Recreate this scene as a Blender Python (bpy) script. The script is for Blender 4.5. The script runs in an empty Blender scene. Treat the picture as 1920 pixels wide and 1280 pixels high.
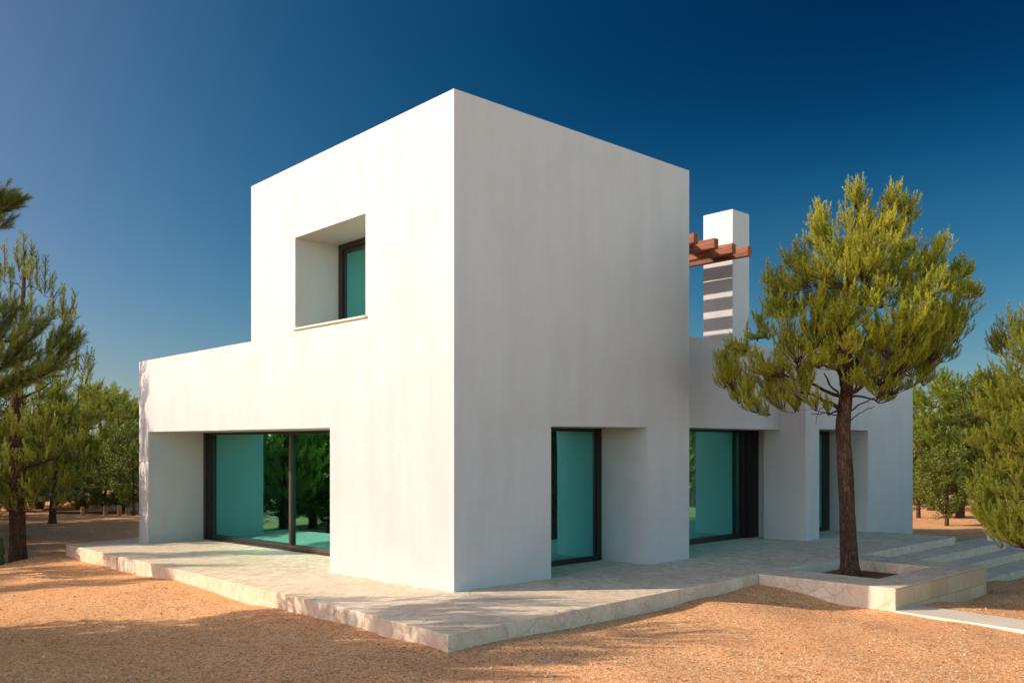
import bpy, bmesh, math, random
import numpy as np
from mathutils import Vector, Matrix, noise
# ------------------------------------------------------------------ camera, sky, sun, exposure
sc = bpy.context.scene
TH = 0.8278420201516127
FPX, V0 = 1679.91, 842.3
CAM = (-7.75335, -9.62063, 1.96138)
cam = bpy.data.cameras.new('camera'); camo = bpy.data.objects.new('camera', cam)
sc.collection.objects.link(camo); sc.camera = camo
camo.location = CAM; camo.rotation_euler = (math.pi/2, 0, TH-math.pi/2)
cam.sensor_width = 36; cam.lens = FPX/1920*36; cam.shift_y = (V0-640)/1920
cam.clip_end = 2000; cam.clip_start = 0.05
cam.dof.use_dof = True; cam.dof.focus_distance = 15; cam.dof.aperture_fstop = 4.2
SUN_EL = 26.5; SUN_AZ = math.radians(180-38)          # azimuth measured from +x
sdir = Vector((math.cos(SUN_AZ)*math.cos(math.radians(SUN_EL)), math.sin(SUN_AZ)*math.cos(math.radians(SUN_EL)), math.sin(math.radians(SUN_EL))))
sun = bpy.data.lights.new('sun', 'SUN'); suno = bpy.data.objects.new('sun', sun); sc.collection.objects.link(suno)
sun.energy = 4.0; sun.angle = math.radians(0.5); sun.color = (1, .85, .69)
suno.rotation_euler = sdir.to_track_quat('Z', 'Y').to_euler()
w = bpy.data.worlds.new('World'); sc.world = w; w.use_nodes = True
wn = w.node_tree; wn.nodes.clear()
sky = wn.nodes.new('ShaderNodeTexSky'); sky.sky_type = 'NISHITA'; sky.sun_disc = False
sky.sun_elevation = math.radians(SUN_EL); sky.sun_rotation = math.atan2(sdir.x, sdir.y)
sky.air_density = 1.0; sky.dust_density = 0.6; sky.ozone_density = 1.6; sky.altitude = 100
def wmath(op, *a):
    m = wn.nodes.new('ShaderNodeMath'); m.operation = op
    for i, v in enumerate(a):
        if isinstance(v, (int, float)): m.inputs[i].default_value = v
        else: wn.links.new(v, m.inputs[i])
    return m.outputs[0]
def wrange(v, a, b, c, d):
    m = wn.nodes.new('ShaderNodeMapRange'); m.interpolation_type = 'SMOOTHSTEP'; wn.links.new(v, m.inputs[0])
    for i, x in enumerate((a, b, c, d)): m.inputs[i+1].default_value = x
    return m.outputs[0]
def wdot(vec):
    m = wn.nodes.new('ShaderNodeVectorMath'); m.operation = 'DOT_PRODUCT'; wn.links.new(tc.outputs['Generated'], m.inputs[0]); m.inputs[1].default_value = vec
    return m.outputs['Value']
tc = wn.nodes.new('ShaderNodeTexCoord')
dsun = wdot(tuple(sdir)); dz = wdot((0, 0, 1)); dfw = wdot((math.cos(TH), math.sin(TH), 0))
# deep polarised blue about 90 degrees away from the sun, clearest away from the horizon
g = wmath('MULTIPLY', wrange(dsun, .63, -.02, 0, 9.8), wrange(dsun, -.75, -.35, .35, 1))
gz = wmath('MULTIPLY', g, wmath('MAXIMUM', wmath('MINIMUM', dz, .43), 0))
gz = wmath('ADD', gz, wmath('MULTIPLY', wrange(dsun, .22, -.25, 0, 2.3), wrange(dz, .22, .42, 0, 1)))
side = wrange(dfw, -.25, .55, 1, 0); low = wrange(dz, .15, .75, 1, .22)      # added fill: low sky behind the viewer boosted, warmer, to light the shaded walls
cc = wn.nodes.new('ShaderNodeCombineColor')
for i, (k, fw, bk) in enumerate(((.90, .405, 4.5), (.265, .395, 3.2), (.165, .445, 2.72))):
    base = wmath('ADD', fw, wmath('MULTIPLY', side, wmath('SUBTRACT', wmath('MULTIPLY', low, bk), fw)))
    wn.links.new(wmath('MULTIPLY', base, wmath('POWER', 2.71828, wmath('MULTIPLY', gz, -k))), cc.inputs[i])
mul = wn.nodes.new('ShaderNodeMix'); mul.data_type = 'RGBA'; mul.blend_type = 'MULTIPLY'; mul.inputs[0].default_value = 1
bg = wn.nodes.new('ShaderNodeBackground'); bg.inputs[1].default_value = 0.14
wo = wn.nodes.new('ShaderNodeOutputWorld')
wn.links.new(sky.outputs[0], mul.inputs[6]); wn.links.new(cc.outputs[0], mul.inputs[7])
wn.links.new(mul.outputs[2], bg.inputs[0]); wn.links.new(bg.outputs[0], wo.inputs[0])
sc.view_settings.view_transform = 'Standard'; sc.view_settings.look = 'None'
sc.view_settings.exposure = 0.46; sc.view_settings.gamma = 1
sc.render.engine = 'CYCLES'

# ------------------------------------------------------------------ helpers
COL = sc.collection
Fv = Vector((math.cos(TH), math.sin(TH))); Rv = Vector((math.sin(TH), -math.cos(TH)))
def at(u, v, D):
    """photo pixel + distance along the view -> world point"""
    p = Vector(CAM[:2]) + Fv*D + Rv*((u-960)/FPX*D)
    return Vector((p.x, p.y, CAM[2]+(V0-v)/FPX*D))
def DL(D, L): p = Vector(CAM[:2]) + Fv*D + Rv*L; return p
def T(x, y): return -.0168*max(y, 0)+.0035*max(x, 0)
def tag(o, label=None, cat=None, group=None, kind=None):
    if label: o['label'] = label
    if cat: o['category'] = cat
    if group: o['group'] = group
    if kind: o['kind'] = kind
    return o
def empty(name, loc=(0,0,0), rz=0):
    o = bpy.data.objects.new(name, None); COL.objects.link(o); o.location = loc; o.rotation_euler = (0,0,rz); o.empty_display_size = .2
    return o
def link(name, me, parent=None, world=True):
    o = bpy.data.objects.new(name, me); COL.objects.link(o)
    if parent:
        o.parent = parent
        if world: o.location = -parent.location      # geometry is given in world coordinates (parents are unrotated)
    return o
def mesh_np(name, V, Fs, mats, midx=None, smooth=False):
    """V (n,3); Fs = list of (m,k) int arrays"""
    me = bpy.data.meshes.new(name)
    V = np.asarray(V, np.float32)
    me.vertices.add(len(V)); me.vertices.foreach_set('co', V.ravel())
    loops = np.concatenate([f.ravel() for f in Fs]).astype(np.int32)
    tot = np.concatenate([np.full(len(f), f.shape[1]) for f in Fs]).astype(np.int32)
    st = np.concatenate([[0], np.cumsum(tot)[:-1]]).astype(np.int32)
    me.loops.add(len(loops)); me.loops.foreach_set('vertex_index', loops)
    me.polygons.add(len(tot)); me.polygons.foreach_set('loop_start', st)
    if midx is not None: me.polygons.foreach_set('material_index', np.asarray(midx, np.int32))
    me.polygons.foreach_set('use_smooth', np.full(len(tot), smooth))
    for m in mats: me.materials.append(m)
    me.update(calc_edges=True); me.validate()
    return me
def box_bm(bm, x0, x1, y0, y1, z0, z1):
    """z0/z1 a number or f(x,y)"""
    f0 = z0 if callable(z0) else (lambda x, y: z0); f1 = z1 if callable(z1) else (lambda x, y: z1)
    c = [(x0,y0),(x1,y0),(x1,y1),(x0,y1)]
    b = [bm.verts.new((x,y,f0(x,y))) for x,y in c]; t = [bm.verts.new((x,y,f1(x,y))) for x,y in c]
    bm.faces.new(b[::-1]); bm.faces.new(t)
    for i in range(4): bm.faces.new((b[i], b[(i+1)%4], t[(i+1)%4], t[i]))
def prism_bm(bm, poly, z0, z1):
    f0 = z0 if callable(z0) else (lambda x, y: z0); f1 = z1 if callable(z1) else (lambda x, y: z1)
    b = [bm.verts.new((x,y,f0(x,y))) for x,y in poly]; t = [bm.verts.new((x,y,f1(x,y))) for x,y in poly]
    bm.faces.new(b[::-1]); bm.faces.new(t); n = len(poly)
    for i in range(n): bm.faces.new((b[i], b[(i+1)%n], t[(i+1)%n], t[i]))
def bm_me(name, bm, m):
    bmesh.ops.recalc_face_normals(bm, faces=bm.faces)
    me = bpy.data.meshes.new(name); bm.to_mesh(me); bm.free()
    for x in (m if isinstance(m, (list, tuple)) else [m]): me.materials.append(x)
    return me
def obj(name, bm, m, parent=None, bevel=0):
    o = link(name, bm_me(name, bm, m), parent)
    if bevel:
        b = o.modifiers.new('bevel', 'BEVEL'); b.width = bevel; b.segments = 2; b.limit_method = 'ANGLE'; b.angle_limit = math.radians(40)
    return o
def boxes(name, lst, m, parent=None, bevel=0):
    bm = bmesh.new()
    for a in lst: box_bm(bm, *a)
    return obj(name, bm, m, parent, bevel)
def cut(o, cutters):
    """boolean-subtract boxes, applied at once; the cutters are removed"""
    tmp = []
    for c in cutters:
        bm = bmesh.new(); box_bm(bm, *c)
        co = bpy.data.objects.new('cut', bm_me('cut', bm, [])); COL.objects.link(co); tmp.append(co)
        md = o.modifiers.new('b', 'BOOLEAN'); md.operation = 'DIFFERENCE'; md.object = co; md.solver = 'EXACT'
    bpy.context.view_layer.update()
    dg = bpy.context.evaluated_depsgraph_get()
    me = bpy.data.meshes.new_from_object(o.evaluated_get(dg))
    o.modifiers.clear(); o.data = me
    for c in tmp: bpy.data.objects.remove(c)
def bev(o, wd):
    b = o.modifiers.new('bevel', 'BEVEL'); b.width = wd; b.segments = 2; b.limit_method = 'ANGLE'; b.angle_limit = math.radians(40)

# ------------------------------------------------------------------ materials
class NT:
    def __init__(s, name):
        s.m = bpy.data.materials.new(name); s.m.use_nodes = True; s.t = s.m.node_tree; s.t.nodes.clear()
        s.out = s.n('ShaderNodeOutputMaterial'); s.b = s.n('ShaderNodeBsdfPrincipled'); s.l(s.b, 0, s.out, 0)
        g = s.n('ShaderNodeNewGeometry'); s.geo = g; s.pos = g.outputs['Position']
    def n(s, t, **k):
        x = s.t.nodes.new(t)
        for a, v in k.items(): setattr(x, a, v)
        return x
    def sock(s, a, i=0): return a if isinstance(a, bpy.types.NodeSocket) else a.outputs[i]
    def l(s, a, ai, b, bi): s.t.links.new(s.sock(a, ai), b.inputs[bi])
    def map(s, sc=(1,1,1), src=None, rot=(0,0,0)):
        m = s.n('ShaderNodeMapping'); s.l(src or s.pos, 0, m, 0); m.inputs['Scale'].default_value = sc; m.inputs['Rotation'].default_value = rot; return m
    def noise(s, scale, detail=4, rough=.55, src=None, dist=0):
        x = s.n('ShaderNodeTexNoise'); s.l(src or s.pos, 0, x, 0); x.inputs['Scale'].default_value = scale
        x.inputs['Detail'].default_value = detail; x.inputs['Roughness'].default_value = rough; x.inputs['Distortion'].default_value = dist; return x.outputs[0]
    def vor(s, scale, feature='F1', src=None, out='Distance', rnd=1):
        x = s.n('ShaderNodeTexVoronoi', feature=feature); s.l(src or s.pos, 0, x, 0); x.inputs['Scale'].default_value = scale; x.inputs['Randomness'].default_value = rnd; return x.outputs[out]
    def ramp(s, fac, stops, interp='LINEAR'):
        r = s.n('ShaderNodeValToRGB'); s.l(fac, 0, r, 0); r.color_ramp.interpolation = interp; e = r.color_ramp.elements
        while len(e) < len(stops): e.new(.5)
        for i, (p, c) in enumerate(stops):
            e[i].position = p; e[i].color = (c, c, c, 1) if isinstance(c, (int, float)) else (*c, 1)
        return r.outputs[0]
    def mix(s, f, a, b, blend='MIX'):
        m = s.n('ShaderNodeMix', data_type='RGBA', blend_type=blend)
        for i, v in ((0, f), (6, a), (7, b)):
            if isinstance(v, (int, float)): m.inputs[i].default_value = v if i == 0 else (v, v, v, 1)
            elif isinstance(v, tuple): m.inputs[i].default_value = (*v, 1)
            else: s.l(v, 0, m, i)
        return m.outputs[2]
    def math(s, op, a, b=0):
        m = s.n('ShaderNodeMath', operation=op)
        for i, v in ((0, a), (1, b)):
            if isinstance(v, (int, float)): m.inputs[i].default_value = v
            else: s.l(v, 0, m, i)
        return m.outputs[0]
    def col(s, c):
        if isinstance(c, tuple): s.b.inputs['Base Color'].default_value = (*c, 1)
        else: s.l(c, 0, s.b, 'Base Color')
    def bump(s, h, strength=.3, dist=.01):
        b = s.n('ShaderNodeBump'); b.inputs['Strength'].default_value = strength; b.inputs['Distance'].default_value = dist
        s.l(h, 0, b, 'Height'); s.l(b, 0, s.b, 'Normal')
    def rough(s, r, spec=.3):
        s.b.inputs['Roughness'].default_value = r; s.b.inputs['Specular IOR Level'].default_value = spec

def m_stucco():
    s = NT('white_stucco')
    st = s.noise(1, 5, .6, src=s.map((3.2, 3.2, .35)).outputs[0])
    bl = s.noise(1.1, 5, .65)
    c = s.mix(s.ramp(st, [(.38, 0.), (.70, .5)]), (.555, .55, .54), (.49, .475, .455))
    c = s.mix(s.ramp(bl, [(.47, 0.), (.70, .45)]), c, (.485, .465, .44))
    fine = s.noise(9, 6, .7)
    c = s.mix(s.ramp(fine, [(.45, 0.), (.8, .16)]), c, (.45, .43, .40))
    s.col(c); s.rough(.9, .15)
    h = s.mix(.35, s.noise(70, 3, .6), s.noise(2.2, 3, .5))
    s.bump(h, .4, .03); return s.m
def m_stone(name, side=False):
    s = NT(name)
    sc_ = 2.7 if side else 1.35
    wob = s.n('ShaderNodeTexNoise'); s.l(s.pos, 0, wob, 0); wob.inputs['Scale'].default_value = 2.6 if side else 1.6; wob.inputs['Detail'].default_value = 4
    vm = s.n('ShaderNodeVectorMath', operation='MULTIPLY_ADD'); s.l(wob, 1, vm, 0); vm.inputs[1].default_value = (.22,)*3 if side else (.5,)*3; s.l(s.pos, 0, vm, 2)
    src = s.map((1, 1, .75) if side else (1, 1, 1), src=vm.outputs[0]).outputs[0]
    edge = s.vor(sc_, 'DISTANCE_TO_EDGE', src=src)
    cell = s.vor(sc_, 'F1', src=src, out='Color')
    sep = s.n('ShaderNodeSeparateColor'); s.l(cell, 0, sep, 0)
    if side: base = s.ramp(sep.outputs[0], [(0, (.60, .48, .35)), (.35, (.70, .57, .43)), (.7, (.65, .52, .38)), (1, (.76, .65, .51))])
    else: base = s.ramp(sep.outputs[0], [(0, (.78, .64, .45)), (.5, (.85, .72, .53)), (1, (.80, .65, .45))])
    vein = s.noise(3.5, 8, .68, dist=1.4)
    base = s.mix(s.ramp(vein, [(.42, 0.), (.60, .7)]), base, (.56, .39, .25))
    base = s.mix(s.ramp(s.noise(11, 6, .7), [(.42, 0.), (.75, .4)]), base, (.80, .75, .68))
    base = s.mix(s.ramp(s.noise(45, 4, .7), [(.55, 0.), (.72, .5)]), base, (.38, .31, .24))
    wj = .007 if side else .008
    j = s.ramp(edge, [(0, .55), (wj, .4 if side else .45), (wj*2.2, 0.)])
    br = s.ramp(s.noise(1.7, 3, .6), [(.42, .15), (.62, 1.)])       # joints open and close along their run
    jj = s.math('MULTIPLY', j, br) if not side else j
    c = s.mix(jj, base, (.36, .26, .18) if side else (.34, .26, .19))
    s.col(c); s.rough(.72, .3)
    h = s.mix(.5, s.ramp(edge, [(0, 0.), (wj*2.2, 1.)]), s.noise(22, 6, .65))
    s.bump(h, .55 if side else .3, .015); return s.m
def m_plain_stone():
    s = NT('smooth_limestone')
    base = s.ramp(s.noise(2.2, 7, .62, dist=.8), [(.3, (.68, .59, .46)), (.7, (.76, .68, .56))])
    base = s.mix(s.ramp(s.noise(30, 4, .7), [(.5, 0.), (.75, .4)]), base, (.46, .38, .30))
    s.col(base); s.rough(.75, .3); s.bump(s.noise(30, 5, .6), .3, .01); return s.m
def m_slab_side():
    s = NT('limestone_blocks')
    b = s.n('ShaderNodeTexBrick'); mp = s.map((1, 1, 1), rot=(math.pi/2, 0, 0)); s.l(mp, 0, b, 0)
    b.inputs['Scale'].default_value = 1; b.inputs['Brick Width'].default_value = .62; b.inputs['Row Height'].default_value = .26
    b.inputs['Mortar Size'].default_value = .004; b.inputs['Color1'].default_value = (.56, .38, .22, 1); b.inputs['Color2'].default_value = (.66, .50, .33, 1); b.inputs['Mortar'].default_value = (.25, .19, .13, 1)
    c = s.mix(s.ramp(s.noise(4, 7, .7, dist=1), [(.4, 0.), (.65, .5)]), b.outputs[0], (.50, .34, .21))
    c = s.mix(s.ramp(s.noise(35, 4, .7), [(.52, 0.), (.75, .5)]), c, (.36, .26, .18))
    s.col(c); s.rough(.78, .3); s.bump(s.mix(.4, b.outputs[1], s.noise(25, 5, .6)), .3, .012); return s.m
def m_gravel():
    s = NT('orange_gravel')
    peb = s.vor(55, 'F1', out='Color'); sep = s.n('ShaderNodeSeparateColor'); s.l(peb, 0, sep, 0)
    c = s.ramp(sep.outputs[0], [(0, (.46, .18, .075)), (.22, (.84, .38, .16)), (.6, (.96, .51, .22)), (.86, (.98, .63, .34)), (1, (.97, .82, .58))])
    big = s.noise(.55, 6, .6)
    c = s.mix(s.ramp(big, [(.35, 0.), (.7, .5)]), c, (.80, .37, .155))
    grit = s.noise(24, 6, .75)
    c = s.mix(s.ramp(grit, [(.5, 0.), (.68, .55)]), c, (.34, .17, .08))
    lit = s.noise(5, 6, .78)
    c = s.mix(s.ramp(lit, [(.54, 0.), (.68, .6)]), c, (.36, .15, .065))
    pt = s.noise(.35, 4, .6)
    c = s.mix(s.math('MULTIPLY', s.ramp(pt, [(.52, 0.), (.68, .4)]), s.ramp(s.noise(9, 5, .8), [(.42, 0.), (.55, 1.)])), c, (.40, .17, .08))
    sp = s.n('ShaderNodeTexVoronoi'); s.l(s.pos, 0, sp, 0); sp.inputs['Scale'].default_value = 17
    ss = s.n('ShaderNodeSeparateColor'); s.l(sp, 'Color', ss, 0)
    pick = s.math('MULTIPLY', s.ramp(sp.outputs['Distance'], [(.2, 1.), (.36, 0.)]), s.ramp(ss.outputs[1], [(.45, 0.), (.75, .9)]))
    c = s.mix(pick, c, (.30, .135, .05))
    s.col(c); s.rough(.95, .1)
    h = s.mix(.5, s.vor(55, 'F1'), s.noise(13, 6, .7))
    s.bump(h, .6, .03); return s.m
def m_bark():
    s = NT('pine_bark')
    wq = s.n('ShaderNodeTexNoise'); s.l(s.pos, 0, wq, 0); wq.inputs['Scale'].default_value = 14; wa = s.n('ShaderNodeVectorMath', operation='MULTIPLY_ADD'); s.l(wq, 1, wa, 0); wa.inputs[1].default_value = (.07,)*3; s.l(s.pos, 0, wa, 2)
    mp = s.map((1, 1, .22), src=wa.outputs[0]).outputs[0]
    e = s.vor(27, 'DISTANCE_TO_EDGE', src=mp)
    c = s.ramp(s.noise(9, 6, .7, src=mp), [(.3, (.06, .034, .024)), (.55, (.15, .085, .058)), (.75, (.24, .15, .11))])
    c = s.mix(s.ramp(e, [(0, .85), (.09, 0.)]), c, (.03, .018, .012))
    s.col(c); s.rough(.95, .1)
    s.bump(s.mix(.35, s.ramp(e, [(0, 0.), (.2, 1.)]), s.noise(30, 5, .7, src=mp)), 1, .035); return s.m
def m_needle(name, dark, mid, lite, trans=(.22, .26, .03), tf=.28):
    s = NT(name)
    rnd = s.geo.outputs['Random Per Island']
    cl = s.noise(1.5, 3, .6)
    c = s.ramp(rnd, [(0, dark), (.55, mid), (1, lite)])
    c = s.mix(s.ramp(cl, [(.4, 0.), (.68, .55)]), c, lite)
    s.col(c); s.rough(.55, .35)
    tr = s.n('ShaderNodeBsdfTranslucent'); tr.inputs[0].default_value = (*trans, 1)
    mx = s.n('ShaderNodeMixShader'); mx.inputs[0].default_value = tf
    s.l(s.b, 0, mx, 1); s.l(tr, 0, mx, 2); s.l(mx, 0, s.out, 0); return s.m
def m_plain(name, c, r=.6, spec=.4, metal=0, var=.0):
    s = NT(name)
    if var:
        s.col(s.mix(s.ramp(s.noise(14, 5, .7), [(.3, 0.), (.75, var)]), c, tuple(v*.45 for v in c)))
    else: s.col(c)
    s.rough(r, spec); s.b.inputs['Metallic'].default_value = metal; return s.m
def m_glass():
    s = NT('teal_glass')
    g = s.n('ShaderNodeBsdfGlossy'); g.inputs['Roughness'].default_value = .004
    g.inputs[0].default_value = (.27, .88, .82, 1)
    wv = s.noise(.9, 2, .5); b = s.n('ShaderNodeBump'); b.inputs['Strength'].default_value = .05; b.inputs['Distance'].default_value = .01
    s.l(wv, 0, b, 'Height'); s.l(b, 0, g, 'Normal')
    t = s.n('ShaderNodeBsdfTransparent'); t.inputs[0].default_value = (.05, .90, .94, 1)
    mx = s.n('ShaderNodeMixShader'); mx.inputs[0].default_value = .64
    s.l(t, 0, mx, 1); s.l(g, 0, mx, 2); s.l(mx, 0, s.out, 0); return s.m
def m_wood():
    s = NT('stained_timber')
    mp = s.map((9, .8, 9)).outputs[0]
    c = s.ramp(s.noise(2.5, 6, .65, src=mp, dist=.6), [(.3, (.07, .018, .005)), (.55, (.24, .065, .016)), (.8, (.42, .13, .03))])
    s.col(c); s.rough(.6, .3); s.bump(s.noise(4, 5, .7, src=mp), .5, .01); return s.m
M_WALL = m_stucco(); M_TOP = m_stone('flagstone_top'); M_SIDE = m_stone('crazy_stone_side', True); M_LIME = m_plain_stone(); M_BLOCK = m_slab_side()
M_GRAVEL = m_gravel(); M_BARK = m_bark(); M_GLASS = m_glass(); M_WOOD = m_wood()
M_FRAME = m_plain('dark_bronze_frame', (.012, .010, .009), .35, .5)
M_SEAL = m_plain('brown_track', (.07, .045, .035), .4, .5)
M_SOIL = m_plain('planter_soil', (.30, .14, .06), .95, .1, var=.9)
M_PINE = m_needle('pine_needles', (.055, .105, .012), (.25, .29, .020), (.66, .60, .035), (.40, .40, .03), .2)
M_PINEB = m_needle('olive_pine_needles', (.055, .09, .010), (.18, .22, .018), (.36, .35, .028), (.30, .32, .025), .28)
M_DARKPINE = m_needle('dark_pine_needles', (.035, .060, .010), (.08, .115, .014), (.15, .18, .022), (.13, .17, .02), .22)
M_MIDPINE = m_needle('mid_pine_needles', (.045, .085, .010), (.125, .18, .016), (.25, .285, .024), (.30, .38, .03), .34)
M_LEAF = m_needle('broad_leaves', (.05, .085, .010), (.11, .155, .016), (.22, .25, .025), (.16, .24, .02), .22)
M_DBARK = m_plain('dark_twig_bark', (.035, .022, .014), .9, .1)
M_TWIG = m_plain('twig', (.16, .10, .055), .9, .1)

# ------------------------------------------------------------------ ground
GP = [(-1.84,-2.18,-.184),(-1.4,12.4,-.45),(4.6,-1.89,-.165),(4.68,-4.02,-.335),(8.2,-4,-.47),(13,-4,-.62),(-1.97,14.2,-.76),(-4.5,12.5,-.72),(-4,9.5,-.5),(-1.85,5,-.30),
      (-7.7,-9.6,-.18),(1.5,24,-.5),(4,26,-.5),(26,4,-.55),(30,-6,-.7),(-5,-3,-.19),(1.5,-3.5,-.21),(4.6,-7,-.335),(2,-6,-.26),(-10,10,-.4),(-8,2,-.3),(16,-2,-.5),(1,16,-.6),(-2.2,9.5,-.42)]
GP = np.array(GP)
def ground_z(x, y):
    x = np.asarray(x, float); y = np.asarray(y, float)
    d2 = (x[..., None]-GP[:, 0])**2+(y[..., None]-GP[:, 1])**2+.35
    wt = 1/d2**1.6
    return (wt*GP[:, 2]).sum(-1)/wt.sum(-1)
def axis(lo, hi, st, far):
    a = list(np.arange(lo, hi+1e-6, st)); d = st
    while a[-1] < far: d *= 1.3; a.append(a[-1]+d)
    d = st
    while a[0] > -far: d *= 1.3; a.insert(0, a[0]-d)
    return np.array(a)
ax = axis(-12, 18, .16, 700); ay = axis(-10, 16, .16, 700)
X, Y = np.meshgrid(ax, ay, indexing='ij')
Z = ground_z(X, Y)
rs = np.random.RandomState(5)
near = np.exp(-((X-1)**2+(Y+1)**2)/900)
for k in range(26):
    lam = rs.uniform(.45, 3.2); a = rs.uniform(0, 2*math.pi); ph = rs.uniform(0, 6.28)
    Z += near*.0030*lam**.7*np.sin((X*math.cos(a)+Y*math.sin(a))*2*math.pi/lam+ph)
nx, ny = X.shape
idx = np.arange(nx*ny).reshape(nx, ny)
Fq = np.stack([idx[:-1, :-1], idx[1:, :-1], idx[1:, 1:], idx[:-1, 1:]], -1).reshape(-1, 4)
g = link('ground', mesh_np('ground', np.stack([X, Y, Z], -1).reshape(-1, 3), [Fq], [M_GRAVEL], smooth=True)); tag(g, kind='structure')

# ------------------------------------------------------------------ terrace, steps, path
def slab(name, poly, zf, depth, mats, bevel=.012, parent=None, cuts=((1,0),(0,1))):
    """mats: (top, -x sides, other sides)"""
    bm = bmesh.new(); bm.faces.new([bm.verts.new((x, y, 0)) for x, y in poly])
    for n in cuts:
        bmesh.ops.bisect_plane(bm, geom=bm.verts[:]+bm.edges[:]+bm.faces[:], plane_co=(0,0,0), plane_no=(n[0], n[1], 0))
    for v in bm.verts: v.co.z = zf(v.co.x, v.co.y)
    top = bm.faces[:]
    r = bmesh.ops.extrude_face_region(bm, geom=top)
    for v in [e for e in r['geom'] if isinstance(e, bmesh.types.BMVert)]: v.co.z = depth
    bmesh.ops.recalc_face_normals(bm, faces=bm.faces)
    for f in bm.faces:
        n = f.normal
        f.material_index = 0 if abs(n.z) > .5 else (1 if n.x < -.5 else 2)
    me = bpy.data.meshes.new(name); bm.to_mesh(me); bm.free()
    for m in mats: me.materials.append(m)
    o = link(name, me, parent)
    if bevel: bev(o, bevel)
    return o
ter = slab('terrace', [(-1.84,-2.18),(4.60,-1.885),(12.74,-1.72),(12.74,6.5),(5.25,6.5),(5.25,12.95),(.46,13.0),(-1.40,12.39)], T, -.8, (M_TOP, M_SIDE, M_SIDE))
tag(ter, kind='structure')
st = empty('steps', (11, -2.5, -.6)); tag(st, kind='structure')
for i, (yf, zt, x1) in enumerate([(-2.32,-.132,14.0),(-2.76,-.292,14.6),(-3.33,-.455,15.2)]):
    slab('step', [(8.20,yf),(x1,yf),(x1,-1.70-.01*i),(8.20,-1.70-.01*i)], lambda x, y, z=zt: z+.0035*(x-8), -.85-.01*i, (M_TOP, M_SIDE, M_SIDE), .01, st, cuts=())
pa = slab('path', [(4.64,-4.02),(5.36,-4.02),(4.95,-12),(4.15,-12)], lambda x, y: -.288-.004*(-y-4), -.9, (M_LIME, M_LIME, M_LIME), .008, cuts=())
tag(pa, kind='structure')
po = slab('paving', [(14.9,-2.2),(19,-2.2),(19,-.9),(14.9,-.9)], lambda x, y: -.28, -.9, (M_LIME, M_LIME, M_LIME), .01, cuts=())
tag(po, kind='structure')
o = boxes('utility_box', [(15.6,15.95,-1.65,-1.35,-.279,-.14),(15.58,15.97,-1.67,-1.33,-.14,-.12)], m_plain('white_plastic', (.75,.76,.76), .5), bevel=.01)
tag(o, 'small white utility box lying on the pale slab beyond the steps', 'box')

# ------------------------------------------------------------------ planter
pl = empty('tree_planter', (6.4, -2.9, -.4)); tag(pl, 'low stone planter with a square opening built onto the terrace around the pine trunk', 'planter')
slab('planter_wall', [(4.68,-4.02),(8.16,-3.98),(8.196,-1.80),(7.36,-1.80),(7.36,-3.38),(5.43,-3.41),(5.41,-1.86),(4.602,-1.889)],
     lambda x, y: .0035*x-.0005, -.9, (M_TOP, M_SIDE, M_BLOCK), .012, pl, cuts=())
boxes('inner_lining', [(5.414,7.356,-1.885,-1.865,-.5,.012)], M_LIME, pl)
slab('planter_soil', [(5.3,-3.5),(7.45,-3.5),(7.45,-1.8),(5.3,-1.8)], lambda x, y: -.15, -.8, (M_SOIL,)*3, 0, pl, cuts=())

# ------------------------------------------------------------------ house
H = empty('house', (2.7, 3, 0)); tag(H, 'white cubic modern house with a two storey tower, low wings and recessed teal windows', 'house')
bm = bmesh.new()
prof = [(0,-.7),(11.71,-.7),(11.71,4.012),(6.04,3.983),(6.04,6.880),(0,6.925)]
a = [bm.verts.new((0,y,z)) for y, z in prof]; b = [bm.verts.new((5.37,y,z)) for y, z in prof]
bm.faces.new(a); bm.faces.new(b[::-1])
for i in range(6): bm.faces.new((a[i], b[i], b[(i+1)%6], a[(i+1)%6]))
tw = obj('tower_and_left_wing', bm, M_WALL, H)
cut(tw, [(-1, 1.50, 3.24, 11.15, -1, lambda x, y: 2.3+.0058*y), (-1, .93, 2.19, 4.385, lambda x, y: 4.012+.0087*y-.0, 5.632),
         (1.89, 4.20, -1, 1.10, -1, lambda x, y: 2.3+.0086*x),
         (1.49, 5.1, 3.30, 11.12, -.3, 2.45), (1.95, 4.205, 1.09, 3.0, -.3, 2.36), (.92, 3.0, 2.25, 4.383, 4.06, 5.62)])
bev(tw, .014)
rw = boxes('right_wing', [(5.2, 9.90, .74, 7, -.75, 4.135)], M_WALL, H)
cut(rw, [(5.0, 9.945, .5, 1.58, -1, lambda x, y: 2.385), (5.5, 9.947, 1.57, 5.0, -.3, 2.42)])
bev(rw, .012)
bl = boxes('end_block', [(9.63, 14.85, .13, 7.05, -.8, 4.128)], M_WALL, H)
cut(bl, [(10.20, 12.45, -1, 1.16, -1, 2.405), (9.5, 9.94, 1.13, 1.58, -1, 2.3845), (10.25, 12.447, 1.155, 4.0, -.3, 2.39)])
bev(bl, .012)
boxes('chimney', [(9.75, 10.43, 2.005, 2.81, 3.9, 7.435)], M_WALL, H, bevel=.012)
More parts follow.
